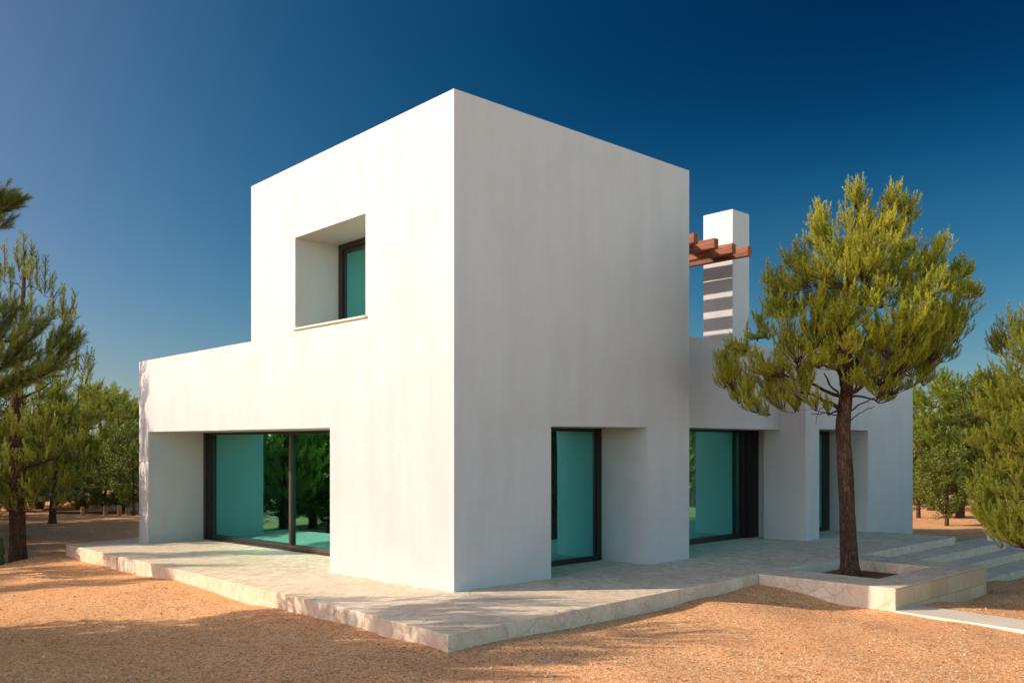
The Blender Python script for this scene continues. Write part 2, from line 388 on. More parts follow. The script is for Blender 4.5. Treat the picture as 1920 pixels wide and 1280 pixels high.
# pergola
pg = boxes('pergola', [(5.3, 9.9, 6.60, 6.76, 6.00, 6.188),(9.7,9.86,6.61,6.75,4.0,6.0),(5.6,5.76,6.61,6.75,4.0,6.0)], M_WOOD, H, .008)
rb = random.Random(3)
for x, ye in ((5.57,1.38),(6.22,1.38),(6.86,1.38),(7.48,1.36),(8.18,1.36),(8.84,1.36),(9.34,1.30)):
    ye += rb.uniform(-.015, .015)
    bm = bmesh.new(); nseg = 10
    rings = []
    for k in range(nseg+1):
        y = ye+(6.85-ye)*k/nseg; s = .004*rb.uniform(-1, 1)
        rings.append([bm.verts.new((x+dx+s, y, z+s)) for dx, z in ((-.075,6.19),(.075,6.19),(.075,6.40),(-.075,6.40))])
    for k in range(nseg):
        for j in range(4): bm.faces.new((rings[k][j], rings[k][(j+1)%4], rings[k+1][(j+1)%4], rings[k+1][j]))
    bm.faces.new(rings[0]); bm.faces.new(rings[-1])
    bo = link('beam', bm_me('beam', bm, M_WOOD), pg, False); bo.location = (0, 0, 0)
    bev(bo, .007)
    for c0 in ([.55, 1.60] if x in (7.48, 8.18) else [.55]):
        co = boxes('shadow_cap', [(x-.36, x-.076, ye+c0, ye+c0+.54, 6.365, 6.395)], M_WOOD, None); co.parent = bo  # short caps added to cast slanting shadows on the beam sides
boxes('dark_room_lining', [(3.25,5.09,11.05,11.115,-.25,2.44),(5.0,5.095,3.31,11.05,-.25,2.44),(1.55,5.0,3.305,3.36,-.25,2.44),
    (1.96,4.2,2.93,2.995,-.02,2.35),(4.14,4.2,2.0,2.93,-.02,2.35),(5.51,9.94,4.9,4.995,-.02,2.41),(9.88,9.942,2.5,4.9,-.02,2.41),(10.26,12.44,3.9,3.995,-.02,2.38)], m_plain('unlit_room_dark', (.05,.035,.025), .5, .3), H)  # dark colour stands in for the unlit depth of the rooms
# windows; each: frame mesh part > glass panes
def panes(parent, lst):
    for a in lst: boxes('glass', [a], M_GLASS, None).parent = parent
def part(name, lst, m, bevel=.004):
    return boxes(name, lst, m, H, bevel)
zt = lambda x, y: 2.294+.0058*y
tz = lambda x, y: T(x, y)-.02
def add(p, name, lst, m, bevel=.003):
    o = boxes(name, lst, m, None, bevel); o.parent = p; return o
sl = part('sliding_door', [(1.30,1.49,11.02,11.145,tz,zt),(1.335,1.49,10.94,11.02,tz,zt),(1.36,1.49,10.86,10.94,tz,zt),(1.385,1.49,10.78,10.86,tz,zt),
    (1.30,1.49,3.25,10.78,tz,lambda x,y:T(x,y)+.035),(1.36,1.49,7.06,10.78,lambda x,y:T(x,y)+.035,lambda x,y:T(x,y)+.125),
    (1.30,1.49,3.25,10.78,lambda x,y:zt(x,y)-.055,zt),(1.30,1.47,3.245,3.36,lambda x,y:T(x,y)+.035,lambda x,y:zt(x,y)-.055)], M_FRAME)
add(sl, 'mullion', [(1.345,1.48,7.005,7.085,lambda x,y:T(x,y)+.036,lambda x,y:zt(x,y)-.056)], M_SEAL)
add(sl, 'bottom_rail', [(1.345,1.48,3.36,7.004,lambda x,y:T(x,y)+.036,lambda x,y:T(x,y)+.115)], M_SEAL)
panes(sl, [(1.425,1.44,7.085,10.78,lambda x,y:T(x,y)+.12,lambda x,y:zt(x,y)-.05),(1.405,1.42,3.36,7.005,lambda x,y:T(x,y)+.11,lambda x,y:zt(x,y)-.05)])
uw = part('window', [(.86,.925,4.25,4.38,4.055,5.628),(.86,.925,2.195,2.3,4.03,5.628),(.86,.925,2.3,4.25,5.53,5.628),(.86,.925,2.3,4.25,4.03,4.10),
    (.885,.925,4.19,4.25,4.10,5.53),(.885,.925,2.3,4.19,5.46,5.53)], M_FRAME)
panes(uw, [(.905,.915,2.25,4.22,4.08,5.50)])
add(uw, 'sill', [(-.045,.862,2.15,4.42,lambda x,y:3.992+.0087*y,lambda x,y:4.024+.0087*y)], M_LIME, .004)
dr = part('glazed_door', [(4.07,4.195,1.03,1.09,tz,2.33),(1.895,4.07,1.03,1.09,tz,.085),(1.895,4.07,1.03,1.09,2.27,2.315),(1.895,2.0,1.03,1.09,.085,2.27),
    (4.02,4.07,1.05,1.09,.085,2.27)], M_FRAME)
panes(dr, [(1.98,4.03,1.07,1.08,.06,2.29)])
ww = part('wide_window', [(9.55,9.94,1.45,1.575,tz,2.38),(9.38,9.55,1.48,1.575,tz,2.38),(9.22,9.38,1.50,1.575,tz,2.38),(5.4,9.22,1.49,1.575,tz,.12),(5.4,9.22,1.49,1.575,2.33,2.38)], M_FRAME)
panes(ww, [(5.4,9.25,1.535,1.55,.1,2.35)])
bw = part('narrow_window', [(12.20,12.445,1.08,1.15,tz,2.395),(10.21,12.20,1.08,1.15,tz,.12),(10.21,12.20,1.08,1.15,2.34,2.395),(10.21,10.32,1.08,1.15,.12,2.34)], M_FRAME)
panes(bw, [(10.3,12.22,1.12,1.13,.1,2.36)])
# ------------------------------------------------------------------ trees
def shoot_template(rng, n, L=1.0, nl=.26, nw=.022, spread=.95, bare=.08):
    """a twig with needles along it, unit length along +z"""
    V = []; F3 = []; mi = []
    r = .018
    V += [(r, 0, 0), (-r*.5, r*.87, 0), (-r*.5, -r*.87, 0), (0, 0, L)]
    F3 += [(0, 1, 3), (1, 2, 3), (2, 0, 3)]; mi += [1, 1, 1]
    for i in range(n):
        t = bare+(1.02-bare)*(i+rng.rand()*.8)/n
        a = i*2.39996+rng.rand()*.5
        tilt = spread*(1.0-.55*t)*rng.uniform(.75, 1.2)
        d = np.array([math.cos(a)*math.sin(tilt), math.sin(a)*math.sin(tilt), math.cos(tilt)])
        l = nl*rng.uniform(.75, 1.15)*(1-.25*t)
        s = np.cross(d, rng.normal(size=3)); s /= np.linalg.norm(s)
        p = np.array([0, 0, t*L]); b = len(V)
        V += [tuple(p-s*nw*.5), tuple(p+s*nw*.5), tuple(p+d*l)]
        F3.append((b, b+1, b+2)); mi.append(0)
    return np.array(V, np.float32), np.array(F3, np.int32), np.array(mi, np.int32)
def leaf_template(rng, n, L=1.0, ll=.30, lw=.16):
    V = []; F3 = []; mi = []; r = .015
    V += [(r, 0, 0), (-r*.5, r*.87, 0), (-r*.5, -r*.87, 0), (0, 0, L)]
    F3 += [(0, 1, 3), (1, 2, 3), (2, 0, 3)]; mi += [1, 1, 1]
    for i in range(n):
        t = .1+.9*(i+.5)/n; a = i*2.39996
        d = np.array([math.cos(a)*.8, math.sin(a)*.8, rng.uniform(.1, .9)]); d /= np.linalg.norm(d)
        s = np.cross(d, rng.normal(size=3)); s /= np.linalg.norm(s)
        p = np.array([0, 0, t*L]); b = len(V); l = ll*rng.uniform(.7, 1.2)
        V += [tuple(p), tuple(p+d*l*.5-s*lw*.5), tuple(p+d*l), tuple(p+d*l*.5+s*lw*.5)]
        F3 += [(b, b+1, b+2), (b, b+2, b+3)]; mi += [0, 0]
    return np.array(V, np.float32), np.array(F3, np.int32), np.array(mi, np.int32)
def scatter(templates, P, D, S, rng):
    """place templates at P with axis D and length S"""
    P = np.array(P, np.float32); D = np.array(D, np.float32); S = np.array(S, np.float32)
    D /= np.linalg.norm(D, axis=1, keepdims=True)
    up = np.where(np.abs(D[:, 2:3]) > .9, np.array([[1., 0, 0]]), np.array([[0., 0, 1]]))
    A = np.cross(up, D); A /= np.linalg.norm(A, axis=1, keepdims=True); B = np.cross(D, A)
    th = rng.uniform(0, 6.283, len(P)); c = np.cos(th)[:, None]; s = np.sin(th)[:, None]
    A2 = A*c+B*s; B2 = -A*s+B*c
    VV = []; FF = []; MM = []; off = 0
    k = rng.randint(0, len(templates), len(P))
    for ti, (V, F, mi) in enumerate(templates):
        q = np.where(k == ti)[0]
        if not len(q): continue
        X = (V[None, :, 0:1]*A2[q][:, None]+V[None, :, 1:2]*B2[q][:, None]+V[None, :, 2:3]*D[q][:, None])*S[q][:, None, None]+P[q][:, None]
        VV.append(X.reshape(-1, 3)); FF.append((F[None]+(off+np.arange(len(q))*len(V))[:, None, None]).reshape(-1, 3)); MM.append(np.tile(mi, len(q)))
        off += len(q)*len(V)
    return np.concatenate(VV), np.concatenate(FF), np.concatenate(MM)
def tubes(paths, seg=6):
    """paths: list of (points (n,3), radii (n)) -> verts, quads"""
    VV = []; FF = []; off = 0
    for pts, rad in paths:
        pts = np.asarray(pts, float); n = len(pts); sg = seg if rad[0] > .03 else 4
        if rad[0] > .1: sg = 14
        tg = np.gradient(pts, axis=0); tg /= np.linalg.norm(tg, axis=1, keepdims=True)+1e-9
        ref = np.array([1., .3, .1]) if abs(tg[0, 2]) > .8 else np.array([0, 0, 1.])
        a = np.cross(tg, ref); a /= np.linalg.norm(a, axis=1, keepdims=True)+1e-9; b = np.cross(tg, a)
        an = np.arange(sg)/sg*2*math.pi
        ring = pts[:, None]+np.asarray(rad)[:, None, None]*(np.cos(an)[None, :, None]*a[:, None]+np.sin(an)[None, :, None]*b[:, None])
        VV.append(ring.reshape(-1, 3))
        i = np.arange(n-1)[:, None]*sg; j = np.arange(sg)[None]; jn = (j+1) % sg
        FF.append((np.stack([i+j, i+jn, i+sg+jn, i+sg+j], -1).reshape(-1, 4))+off); off += n*sg
    return np.concatenate(VV), np.concatenate(FF)
def curve(p0, p1, rng, sag=0., n=7, wob=.05, d0=None):
    p0 = np.array(p0, float); p1 = np.array(p1, float); L = np.linalg.norm(p1-p0)
    t = np.linspace(0, 1, n)[:, None]
    c = (p0+p1)/2+np.array([0, 0, -sag*L])
    if d0 is not None: c = p0+np.array(d0)*L*.5
    p = (1-t)**2*p0+2*t*(1-t)*c+t*t*p1
    w_ = np.cumsum(rng.normal(size=(n, 3)), 0)*wob*L/n; w_ -= w_[0]; w_ -= t*w_[-1]
    return p+w_
def build_pine(rng, trunk, trad, clusters, shootlen=.24, dens=1.0, upb=.55, sub=(6, 9), bump=True, zmin=None, vz=.9):
    """trunk: polyline, trad: radii; clusters: (centre, radius). -> (paths of wood, shoots P, D, S)"""
    trunk = np.array(trunk, float); trad = np.array(trad, float)
    paths = []
    # resample the trunk finely
    m = 42; tt = np.linspace(0, len(trunk)-1, m); tp = np.stack([np.interp(tt, np.arange(len(trunk)), trunk[:, k]) for k in range(3)], 1)
    tr = np.interp(tt, np.arange(len(trunk)), trad)
    if bump: tr = tr*(1+rng.uniform(-.05, .05, m))
    tr[0] *= 1.25; tr[1] *= 1.08
    paths.append((tp, tr))
    P = []; D = []; S = []
    hdist = lambda c: float(np.min(np.linalg.norm(tp-np.array(c), axis=1)))
    limbs = []                                   # (points, radii)
    for c, r in sorted(clusters, key=lambda q: hdist(q[0])):
        c = np.array(c, float)
        hd = np.hypot(*(tp[:, :2]-c[:2]).T)
        want = c[2]-.55*hd-.15
        k = int(np.argmin(np.abs(tp[:, 2]-want)+.15*hd))
        k = max(k, m//5)
        if zmin is not None: k = max(k, int(np.argmax(tp[:, 2] > zmin))+rng.randint(0, 3))
        base = tp[k]; L = np.linalg.norm(c-base); rmax = tr[k]*.5
        best = L*.82
        for lp, lr in limbs:
            dl = np.linalg.norm(lp[2:-1]-c, axis=1)+.35*np.maximum(0, lp[2:-1, 2]-c[2])
            q = int(np.argmin(dl))
            if dl[q] < best: best = dl[q]; base = lp[2+q]; rmax = lr[2+q]*.75
        L = np.linalg.norm(c-base)
        out = c-base; out[2] *= .4; nrm = np.linalg.norm(out)+1e-6
        d0 = out/nrm*.9+np.array([0, 0, .25])
        root = c-(c-base)/max(L, .01)*min(r*.55, L*.5)
        root[2] -= r*.25
        cp = curve(base, root, rng, n=9, wob=.16, d0=d0*np.array([1, 1, 1]))
        r0 = min(.014+.012*L+.02*r, rmax)
        paths.append((cp, np.linspace(r0, r0*.42, 9)))
        limbs.append((cp, np.linspace(r0, r0*.42, 9)))
        ns = max(3, int(rng.randint(*sub)*min(1.5, (r/.45))*dens))
        for q in range(ns):
            v = rng.normal(size=3); v /= np.linalg.norm(v)
            if v[2] < -.05: v[2] *= -.7
            tip = c+v*r*rng.uniform(.65, 1.0)*np.array([.92, .92, vz])
            s0 = cp[rng.randint(7, 9)]
            dd = tip-s0
            sp = curve(s0, tip, rng, sag=.12, n=6, wob=.1)
            paths.append((sp, np.linspace(.0065, .003, 6)))
            sl = np.linalg.norm(dd)
            nk = max(3, int(sl/.06*dens))
            for j in range(nk):
                f = .38+.62*(j+rng.rand())/nk
                x = sp[0]*0
                for a_ in range(3): x[a_] = np.interp(f*5, np.arange(6), sp[:, a_])
                side = rng.normal(size=3); side /= np.linalg.norm(side)
                dr = dd/sl*.5+side*.8+np.array([0, 0, upb])
                P.append(x); D.append(dr); S.append(shootlen*rng.uniform(.55, 1.15))
            P.append(tip); D.append(dd/sl*.5+np.array([0, 0, upb+.25])); S.append(shootlen*1.2)
    return paths, P, D, S
def tree_meshes(kind, rng, paths, P, D, S, templates, mat, bark=None):
    V, F = tubes(paths); tm = mesh_np('trunk', V, [F], [bark or M_BARK], smooth=True)
    V, F, mi = scatter(templates, P, D, S, rng); cm = mesh_np('crown', V, [F], [mat, M_TWIG], midx=mi)
    return tm, cm
def place_tree(name, tm, cm, loc, rz=0, sc_=1, label=None, cat='tree', group=None, local=True):
    e = empty(name, loc, rz); e.scale = (sc_,)*3 if not isinstance(sc_, tuple) else sc_
    for n_, me in (('trunk', tm), ('crown', cm)):
        o = bpy.data.objects.new(n_, me); COL.objects.link(o); o.parent = e
    tag(e, label, cat, group); return e
def gz_(x, y): return float(ground_z(x, y))
RN = np.random.RandomState
FINE = [shoot_template(RN(i), 50, nl=.30, nw=.038) for i in range(4)]
MED = [shoot_template(RN(10+i), 28, nl=.30, nw=.062) for i in range(4)]
COARSE = [shoot_template(RN(20+i), 17, nl=.42, nw=.11) for i in range(4)]
LEAFT = [leaf_template(RN(30+i), 9) for i in range(3)]
def locals_(base, pts): return [tuple(np.array(p)-np.array(base)) for p in pts]

# the pine in the planter
rng = RN(11)
b0 = at(1594, 1076, 15.0); b0.z = -.15; D0 = 14.95
tb = [(1594,1078),(1590,1000),(1586,900),(1580,800),(1587,735),(1592,690),(1580,630),(1588,560),(1600,480),(1606,400),(1608,352)]
tpts = [at(u, v, D0+dd) for (u, v), dd in zip(tb, (0,.02,.0,-.03,0,.05,.0,-.05,0,.05,.05))]
trr = [.155,.135,.125,.118,.108,.094,.078,.060,.042,.022,.010]
cl = [(1610,425,.1,.40),(1606,375,0,.24),(1655,430,-.1,.30),(1678,385,0,.26),(1690,430,.2,.34),(1705,395,.1,.20),(1537,440,-.2,.26),(1540,410,-.2,.2),(1555,480,-.3,.42),(1530,470,.5,.3),
 (1600,480,-.5,.42),(1640,490,-.6,.45),(1690,470,-.2,.40),(1665,450,.6,.38),(1618,520,-.8,.45),(1560,530,-.8,.45),(1490,505,.3,.32),(1500,545,-.2,.42),(1460,550,.2,.30),(1450,535,.5,.22),
 (1455,600,0,.40),(1425,640,.1,.36),(1385,670,.2,.30),(1365,705,-.1,.30),(1356,682,0,.2),(1395,735,0,.34),(1440,700,-.4,.45),(1490,640,-.5,.48),(1545,610,-.9,.5),(1600,600,-1.1,.46),
 (1500,720,-.3,.42),(1450,752,.1,.30),(1410,765,-.2,.22),(1545,690,-.9,.42),(1590,665,-1.2,.4),(1480,765,.1,.24),(1540,660,.9,.5),(1480,590,1.0,.5),(1570,570,1.2,.5),(1630,560,1.3,.5),(1630,640,1.3,.5),
 (1650,580,-.9,.42),(1700,530,-.5,.45),(1745,500,-.1,.34),(1766,470,0,.24),(1738,560,-.8,.45),(1780,545,.1,.36),(1800,515,.3,.25),(1812,560,.1,.26),(1790,600,-.4,.42),(1827,560,.1,.15),(1760,640,-.6,.45),
 (1715,610,-1.1,.48),(1805,625,.2,.24),(1700,670,-.9,.42),(1745,690,-.3,.36),(1650,690,-1.0,.42),(1660,640,-1.2,.4),(1640,735,-.8,.36),(1690,720,-.5,.36),(1735,718,.0,.24),(1780,670,.3,.3),(1660,752,-.2,.2),
 (1720,600,.9,.5),(1690,500,.9,.45),(1760,600,.8,.42),(1600,725,-1.0,.2),(1700,650,.9,.42),(1520,760,-.4,.2),(1548,775,-.3,.13),(1434,780,0,.12),(1710,560,.2,.4),(1580,640,.2,.45),(1540,575,.2,.4),(1650,520,.3,.4),(1440,720,.5,.3),(1740,640,.4,.4),(1350,725,.1,.16),(1378,748,.2,.18),(1600,690,.8,.4),(1700,690,.5,.34)]
rj = RN(4)
clw = []
for u, v, dd, r in cl: clw.append((np.array(at(u, v, D0+dd*1.15)), r*.97))
paths, P, D, S = build_pine(rng, tpts, trr, clw, shootlen=.15, dens=2.1, upb=1.0, sub=(9, 13), zmin=at(1580,775,15).z, vz=1.35)
# upright leading shoots on top of the crown
for (u0, v0_, u1, v1, dd) in [(1608,440,1607,335,.05),(1598,430,1596,372,.0),(1622,440,1626,378,.1),(1676,450,1672,338,0),(1690,440,1688,346,.1),(1704,450,1712,386,.1),(1655,440,1654,368,-.1),(1536,460,1534,378,-.2),(1556,470,1558,422,-.2),(1512,500,1506,455,.2),
   (1766,520,1766,448,0),(1748,530,1745,476,-.1),(1720,520,1714,455,.4),(1800,560,1799,492,.2),(1815,580,1838,545,.1),(1440,570,1441,488,.3),(1460,560,1463,500,.4),(1492,520,1490,462,.4),(1570,450,1572,408,0),(1783,550,1786,500,.2),
   (1358,720,1348,668,0),(1380,680,1378,640,.2),(1400,660,1402,608,.2),(1420,640,1430,580,.3)]:
    a0, a1 = np.array(at(u0, v0_, D0+dd)), np.array(at(u1, v1, D0+dd))
    n = int(np.linalg.norm(a1-a0)/.032)
    paths.append((np.array([a0, (a0+a1)/2, a1]), np.array([.012, .009, .004])))
    for j in range(n):
        x = a0+(a1-a0)*(j+rng.rand())/n*.9; sd = rng.normal(size=3); sd[2] = 0; sd /= np.linalg.norm(sd)
        P.append(x); D.append((a1-a0)/np.linalg.norm(a1-a0)*1.0+sd*.55*(1-j/n*.7)); S.append(.17*rng.uniform(.7, 1.1))
# bare lower twigs beneath the crown
for (u0, v0_, u1, v1, dd, r_) in [(1578,770,1500,735,-.4,.036),(1582,768,1545,700,-.5,.03),(1574,782,1520,775,-.2,.012),(1590,775,1650,742,-.3,.016),(1592,790,1640,762,-.2,.011),(1585,752,1620,700,-.4,.03),(1586,745,1460,700,-.1,.034),(1588,740,1700,690,-.2,.034),(1550,755,1530,795,-.3,.008),(1584,730,1560,640,.3,.04),(1590,720,1640,600,.2,.045)]:
    c = curve(at(u0, v0_, D0), at(u1, v1, D0+dd), rng, sag=-.08, n=10, wob=.25)
    paths.append((c, np.linspace(r_, r_*.4, 10)))
bl_ = np.array(b0)
paths = [(np.array(p)-bl_, r) for p, r in paths]; P = [p-bl_ for p in P]
tm, cm = tree_meshes('main', rng, paths, P, D, S, FINE, M_PINE)
place_tree('pine_tree', tm, cm, b0, label='tall young pine with a bushy yellow green crown growing from the square stone planter', cat='tree')
print('main pine shoots', len(P))

# generic pine, built at the origin
def gen_pine(seed, h, prof, r0=.13, n=30, rc=(.35, .55), templ=MED, mat=None, sl=.24, dens=1.0, lean=.2, bare=.25, upb=.6, sub=(6, 9), jit=.25):
    rng = RN(seed); m = 8
    tr = []; x = y = 0
    for k in range(m+1):
        t = k/m; tr.append((x, y, h*t*.97)); x += rng.normal()*lean*h/m*.25; y += rng.normal()*lean*h/m*.25
    rad = [r0*(1-.93*(k/m)) for k in range(m+1)]
    cls = []
    for i in range(n):
        t = bare+(1-bare)*((i+.5)/n)**.85
        R = prof(t)*h; a = i*2.39996+rng.rand()*.7
        rr = rng.uniform(*rc)*(1.0 if t < .9 else .65)
        rho = max(0, R-rr*.7)*math.sqrt(rng.uniform(.45, 1)); 
        c = np.array([np.interp(t*m, np.arange(m+1), [p[0] for p in tr])+math.cos(a)*rho, np.interp(t*m, np.arange(m+1), [p[1] for p in tr])+math.sin(a)*rho, h*t+rng.normal()*jit*.5])
        cls.append((c, rr))
    paths, P, D, S = build_pine(rng, tr, rad, cls, shootlen=sl, dens=dens, upb=upb, sub=sub)
    return tree_meshes('p', rng, paths, P, D, S, templ, mat or M_MIDPINE)
cone = lambda t: .34*(1-t)**.75+.03
egg = lambda t: .40*math.sqrt(max(0, 1-((t-.55)/.47)**2))+.02
roundp = lambda t: .46*math.sqrt(max(0, 1-((t-.58)/.45)**2))
# near pine at the left edge, drawn branch by branch
rng = RN(21); DL_ = 21.0
bl0 = at(33, 1058, DL_); bl0.z = gz_(bl0.x, bl0.y)-.05
tl_ = [(34,1060),(33,1000),(32,900),(30,800),(33,730),(38,660),(42,590),(45,520),(48,470)]
tpts = [np.array(at(u, v, DL_)) for u, v in tl_]; tpts[0][2] = bl0.z
trr = [.205,.18,.165,.145,.12,.09,.062,.038,.02]
cl = [(45,500,0,.32),(30,520,.3,.3),(60,520,-.2,.3),(15,500,0,.3),(-5,520,.2,.4),(75,530,0,.34),(95,555,.1,.32),(115,590,0,.34),(70,590,-.4,.42),(40,590,.4,.4),(10,580,-.3,.45),(-30,580,0,.5),(135,570,.1,.22),
 (125,640,.1,.40),(135,610,-.2,.26),(95,650,-.4,.45),(55,650,-.5,.45),(10,650,.3,.5),(-40,650,0,.55),(-90,690,0,.6),(160,700,0,.30),(140,700,-.3,.34),(165,680,.1,.18),(100,720,-.5,.5),(50,730,-.6,.5),(0,730,.4,.55),(-60,750,0,.6),
 (120,780,-.3,.5),(150,800,0,.45),(75,800,-.8,.55),(20,810,-.7,.5),(-30,820,0,.6),(-90,820,.2,.6),(110,850,-.3,.5),(60,860,-.9,.5),(150,860,.1,.4),(10,880,-.8,.5),(-50,890,-.2,.6),(90,910,-.5,.42),(130,900,0,.4),(50,930,-.9,.4),(0,940,-.6,.42),(-60,940,0,.5),
 (100,950,-.3,.26),(60,955,-.5,.3),(20,965,.3,.34),(-20,960,.4,.4),(80,880,.6,.5),(125,940,.2,.3),(10,900,.8,.5),(35,960,-.7,.26),(60,780,.9,.55),(110,700,.8,.45),(20,720,.9,.5),(130,830,.8,.5),(40,880,.9,.5)]
clw = [(np.array(at(u, v, DL_+dd)), r*(.84 if v < 720 else 1.12)) for u, v, dd, r in cl if not (v < 700 and abs(dd) < .15 and u in (75, 15, 135, 10))]
paths, P, D, S = build_pine(rng, tpts, trr, clw, shootlen=.24, dens=.85, upb=1.25, sub=(6, 9))
for (u0, v0_, u1, v1) in [(46,520,44,436),(36,510,30,452),(56,520,60,455),(70,540,68,478),(84,550,86,480),(100,590,98,512),(116,600,122,540),(130,620,142,548),(10,510,8,458),(120,650,128,590),(140,690,150,612),(160,720,172,682),(20,560,18,500),(0,560,-4,480),(60,570,56,500)]:
    a0, a1 = np.array(at(u0, v0_, DL_)), np.array(at(u1, v1, DL_)); n = int(np.linalg.norm(a1-a0)/.035)
    paths.append((np.array([a0, (a0+a1)/2, a1]), np.array([.016, .011, .005])))
    for j in range(n):
        sd = rng.normal(size=3); sd[2] = 0; sd /= np.linalg.norm(sd)
        P.append(a0+(a1-a0)*(j+rng.rand())/n*.92); D.append((a1-a0)/np.linalg.norm(a1-a0)+sd*.5); S.append(.20*rng.uniform(.7, 1.1))
bb = np.array(bl0); paths = [(np.array(p)-bb, r) for p, r in paths]; P = [p-bb for p in P]
tm, cm = tree_meshes('l', rng, paths, P, D, S, MED, M_PINEB)
place_tree('pine_tree', tm, cm, bl0, label='pine with upright candle shoots and bare dark trunk, nearest whole tree at left')

# proto trees
PA = gen_pine(101, 5.6, egg, .16, 44, (.42, .62), MED, M_PINEB, .27, .85)
PB = gen_pine(102, 4.6, cone, .13, 36, (.36, .55), MED, M_MIDPINE, .26, .85)
PC = gen_pine(103, 4.8, roundp, .15, 46, (.45, .7), COARSE, M_MIDPINE, .34, .75, bare=.12)
PD = gen_pine(104, 6.2, egg, .17, 50, (.5, .75), COARSE, M_DARKPINE, .36, .75, bare=.15)
PE = gen_pine(105, 3.0, roundp, .09, 30, (.35, .5), LEAFT, M_LEAF, .30, .95, bare=.1)
def put(proto, u, v, D, s=1, rz=0, label='', name='pine_tree', cat='tree', group=None, z=None):
    p = at(u, v, D); z = gz_(p.x, p.y)-.04
    return place_tree(name, proto[0], proto[1], (p.x, p.y, z), rz, s, label, cat, group)
# trees behind the house on the left
put(PB, 98, 972, 30, .98, .4, 'mid sized pine with a short dark trunk standing behind the leftmost candle shoot pine')
put(PA, 150, 900, 37, .95, 1.9, 'broad pine whose dome rises highest between the left pine and the white house wall')
put(PC, 222, 900, 40, .96, 2.4, 'rounded pine right beside the white wall corner at the left end of the house')
put(PE, 250, 940, 33.5, (.85,.85,1.0), .3, 'slim pale green sapling on a thin trunk next to the white wall corner', 'sapling')
put(PD, 60, 900, 44, .82, .9, 'dark pine rising far behind the trunk of the left edge pine')
put(PD, -60, 900, 38, .85, 2.9, 'dark wide pine half cut by the left frame edge beyond the gravel')
put(PC, 185, 900, 48, 1.15, 4.0, 'distant rounded pine filling the gap in the treeline left of the house')
for i, (u, s, l) in enumerate([(158, .62, 'low dark bush in the shaded hedge line, first one right of the parked car'), (196, .70, 'low dark leafy bush behind the two tallest timber bollards'), (232, .66, 'dark leafy bush at the right end of the hedge line near the white wall')]):
    put(PE, u, 950, 35.2+i*.3, (s*1.2, s*1.2, s*.75), i*2.1, l, 'bush', 'bush', 'bushes in the hedge line')
for i, (u, D_, s_, l) in enumerate([(20, 36, 1.0, 'leafy undergrowth bush behind the trunk of the left edge pine'), (72, 37, 1.1, 'green undergrowth bush between the two left pine trunks'), (118, 41, 1.2, 'leafy bush behind the parked car at far left'), (-30, 33, 1.0, 'bush cut by the left frame edge at the far side of the gravel')]):
    put(PE, u, 950, D_, (s_*1.3, s_*1.3, s_*.8), 1+i*1.7, l, 'bush', 'bush')
for i, (u, D_, s_, l) in enumerate([(1735, 42, 1.1, 'dark bush low behind the small gnarled tree by the end wall'), (1800, 40, 1.2, 'low leafy bush under the large dome shaped pine at right'), (1850, 36, 1.1, 'green bush between the dome shaped pine and the right edge'), (1900, 38, 1.2, 'leafy bush behind the hanging branches at the right edge')]):
    put(PE, u, 950, D_, (s_*1.4, s_*1.4, s_*.8), 2+i*1.3, l, 'bush', 'bush')
# right of the house
put(PC, 1745, 950, 37, 1.02, .8, 'rounded bushy pine touching the right end wall of the house')
put(PC, 1800, 950, 33, (1.1,1.1,1.04), 3.0, 'large dome shaped pine in the middle of the right background')
put(PE, 1775, 967, 29.5, (.8,.8,.78), 1.2, 'little broad leaved tree on a thin dark trunk in the sunlit gravel at right', 'broadleaf_tree')
put(PE, 1722, 950, 33, (.9,.9,.9), 2.2, 'small gnarled pale trunk tree just right of the end wall', 'broadleaf_tree')
put(PD, 1905, 950, 31, .80, 2.0, 'dark pine behind the bright right edge branches')
put(PD, 1850, 900, 46, .95, 5.1, 'distant dark pine between the dome shaped pine and the right edge')
# the big pine reaching in from the right edge
rng = RN(33); DR = 12.3
br0 = DL(12.0, 8.7); br0 = Vector((br0.x, br0.y, gz_(br0.x, br0.y)-.05)); 
tpr = [np.array((br0.x+.06*k*math.sin(k), br0.y-.03*k, br0.z+h_)) for k, h_ in enumerate((0, .7, 1.5, 2.3, 3.1, 3.9, 4.7, 5.3))]
trr = [.17, .15, .135, .115, .09, .06, .035, .012]
cl = [(1890,640,1.6,.30),(1905,620,1.4,.3),(1870,670,1.6,.28),(1915,680,1.0,.36),(1890,720,.8,.38),(1880,770,.2,.36),(1850,790,.3,.26),(1915,760,0,.36),(1862,840,.1,.34),(1900,830,-.3,.40),(1880,890,-.2,.40),(1850,930,0,.30),(1905,930,-.5,.36),(1858,965,-.1,.26),(1880,985,-.3,.34),(1845,990,0,.2),(1900,1010,-.5,.34),(1862,1020,-.2,.22),(1915,980,-.6,.34),(1930,1030,-.5,.28),(1950,950,-.5,.4),(1950,860,-.5,.45),(1950,780,-.2,.45),(1950,690,.6,.45),(1945,1040,-.6,.3),
 (2000,640,.6,.5),(2080,640,0,.5),(2130,760,0,.6),(2050,560,.2,.5),(2160,900,0,.6),(2060,480,0,.4),(2100,540,.3,.45),(2010,760,-.9,.5),(2010,880,-1,.5),(2010,990,-1,.45),(2080,850,1.2,.6),(2000,820,1.4,.55),(2180,1000,-.5,.5),(1885,850,.9,.4),(1910,900,1.0,.4),(1860,735,.9,.24),
 (2178,400,-.3,.3),(2178,460,-.3,.4),(2140,520,-.6,.45),(2220,520,0,.45),(2250,620,.2,.5),(2300,720,-.2,.5),(2240,800,.5,.5),(2340,860,0,.45),(2230,700,-1.0,.5),(2180,620,.9,.5),(2130,640,-.9,.5),(2250,930,.2,.4)]
